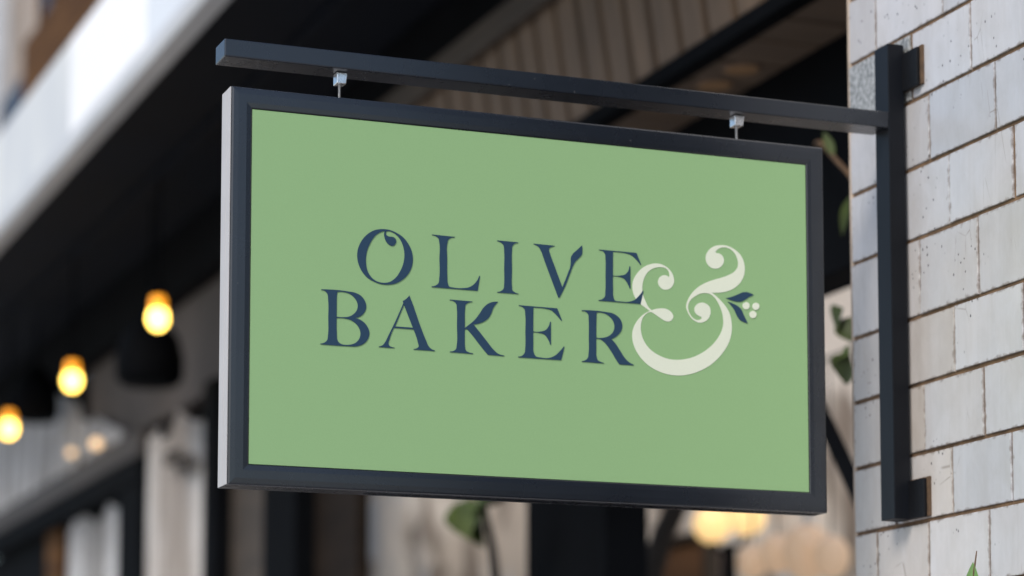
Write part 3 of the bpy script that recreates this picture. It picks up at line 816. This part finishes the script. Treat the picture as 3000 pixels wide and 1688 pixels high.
leafy('wall_sprig', 'small green leaf tip in front of the tiles at the bottom right corner', 'plant',
      [(2.40, 3.962, 1.30), (2.41, 3.965, 1.7), (2.415, 3.965, 1.95), (2.415, 3.962, 2.03), (2.42, 3.960, 2.066)], [0.006, 0.005, 0.003, 0.002, 0.001],
      [((2.412, 3.963, 1.985), (0.02, -0.01, 1), 0.062, 0.024, 0.02), ((2.41, 3.965, 1.9), (-0.2, 0.4, 0.6), 0.08, 0.03, 0.1), ((2.41, 3.965, 1.85), (-0.2, -0.4, 0.6), 0.08, 0.03, 0.1)],
      M['leaf_light'], M['stem'], (2.33, 3.96, 0.0, 0.11, 1.3))
# bare sapling
o = thing('bare_sapling', 'dark curved bare trunk right of the wide black post below the sign', 'tree', (3.95, 8.4, 0))
bm = bmesh.new()
add_tube(bm, [(3.95, 8.72, 0.0), (3.94, 8.74, 1.4), (3.95, 8.73, 2.35), (3.95, 8.70, 2.5), (3.95, 8.60, 2.63), (3.95, 8.42, 2.76), (3.95, 8.2, 2.92), (3.96, 8.0, 3.05)], [0.06, 0.05, 0.045, 0.042, 0.04, 0.036, 0.028, 0.015], 10)
link('trunk', bm, M['stem_dark'], o, smooth=True)
bm = bmesh.new()
add_tube(bm, [(3.95, 8.71, 2.45), (3.97, 8.85, 2.65), (4.0, 8.95, 2.9), (4.0, 9.0, 3.1)], [0.026, 0.02, 0.014, 0.006], 8)
link('branch', bm, M['stem_dark'], o, smooth=True)
# peach paper lanterns hung in the courtyard
rope_z = 3.30
lan = [(9.185, 2.600, 0.062, 'narrow peach paper lantern nearest the globe lamps'), (8.975, 2.612, 0.070, 'peach paper lantern second from the globe lamps'),
       (8.73, 2.595, 0.098, 'largest peach paper lantern, third from the globe lamps'), (8.54, 2.56, 0.072, 'peach paper lantern nearest the tiled wall')]
for k, (ly, lz, lr, lab) in enumerate(lan):
    o = thing('paper_lantern', lab, 'lantern', (4.6, ly, lz), 'peach paper lanterns beyond the sign')
    bm = bmesh.new()
    prof_ = []
    for i in range(17):
        a = -math.pi / 2 + math.pi * (0.06 + 0.88 * i / 16)
        prof_.append((lr * math.cos(a) * (1.0 if i % 2 else 0.975), lr * 1.12 * math.sin(a)))
    add_lathe(bm, (4.6, ly, lz), prof_, 28)
    link('paper_shade', bm, M['lantern'], o, smooth=True)
    bm = bmesh.new()
    add_tube(bm, [(4.6, ly, lz + lr * 1.1), (4.6, ly, rope_z)], 0.004, 6)
    link('cord', bm, M['stem_dark'], o)
o = thing('lantern_rope', 'dark rope the peach paper lanterns hang from', 'rope', (4.6, 7.8, 3.3))
bm = bmesh.new()
add_tube(bm, [(3.604, 4.35, 3.40), (4.0, 6.0, 3.35), (4.6, 8.3, 3.303), (4.6, 8.9, 3.302), (4.6, 9.3, 3.305), (4.6, 10.75, 3.33)], 0.006, 8)
link('rope', bm, M['stem_dark'], o)
o2 = thing('rope_pole', 'thin dark pole holding the lantern rope', 'pole', (4.6, 10.75, 0))
bm = bmesh.new()
add_tube(bm, [(4.6, 10.77, 0), (4.6, 10.77, 2.0), (4.6, 10.77, 3.5)], [0.03, 0.026, 0.022], 10)
link('pole', bm, M['black'], o2)

# ------------------------------------------------------------------ upper storey
ub = thing('upper_storey', 'blurred beige upper storey with a brown timber beam at the top left corner', 'building', (3.4, 16.0, 4.6))
boxes('wall', [(3.22, 3.6, 14.0, 24.0, 4.57, 9.0)], M['render_wall'], ub, 0.01)
boxes('timber_beam', [(3.0, 3.218, 13.6, 16.13, 5.70, 6.45)], M['timber'], ub, 0.012)
boxes('stone_pillar', [(3.12, 3.218, 17.75, 20.5, 4.57, 9.0)], M['pale_stone'], ub, 0.012)
boxes('window', [(3.16, 3.215, 16.14, 17.74, 5.2, 6.50)], M['glass_dark'], ub, 0.004)
win = boxes('window', [(3.14, 3.215, 15.86, 16.25, 6.58, 7.4)], M['glass_dark'], ub, 0.004)
for a, c in ((15.80, 15.857), (16.253, 16.31)):
    boxes('window_jamb', [(3.12, 3.222, a, c, 6.52, 7.46)], M['timber'], win, 0.004)
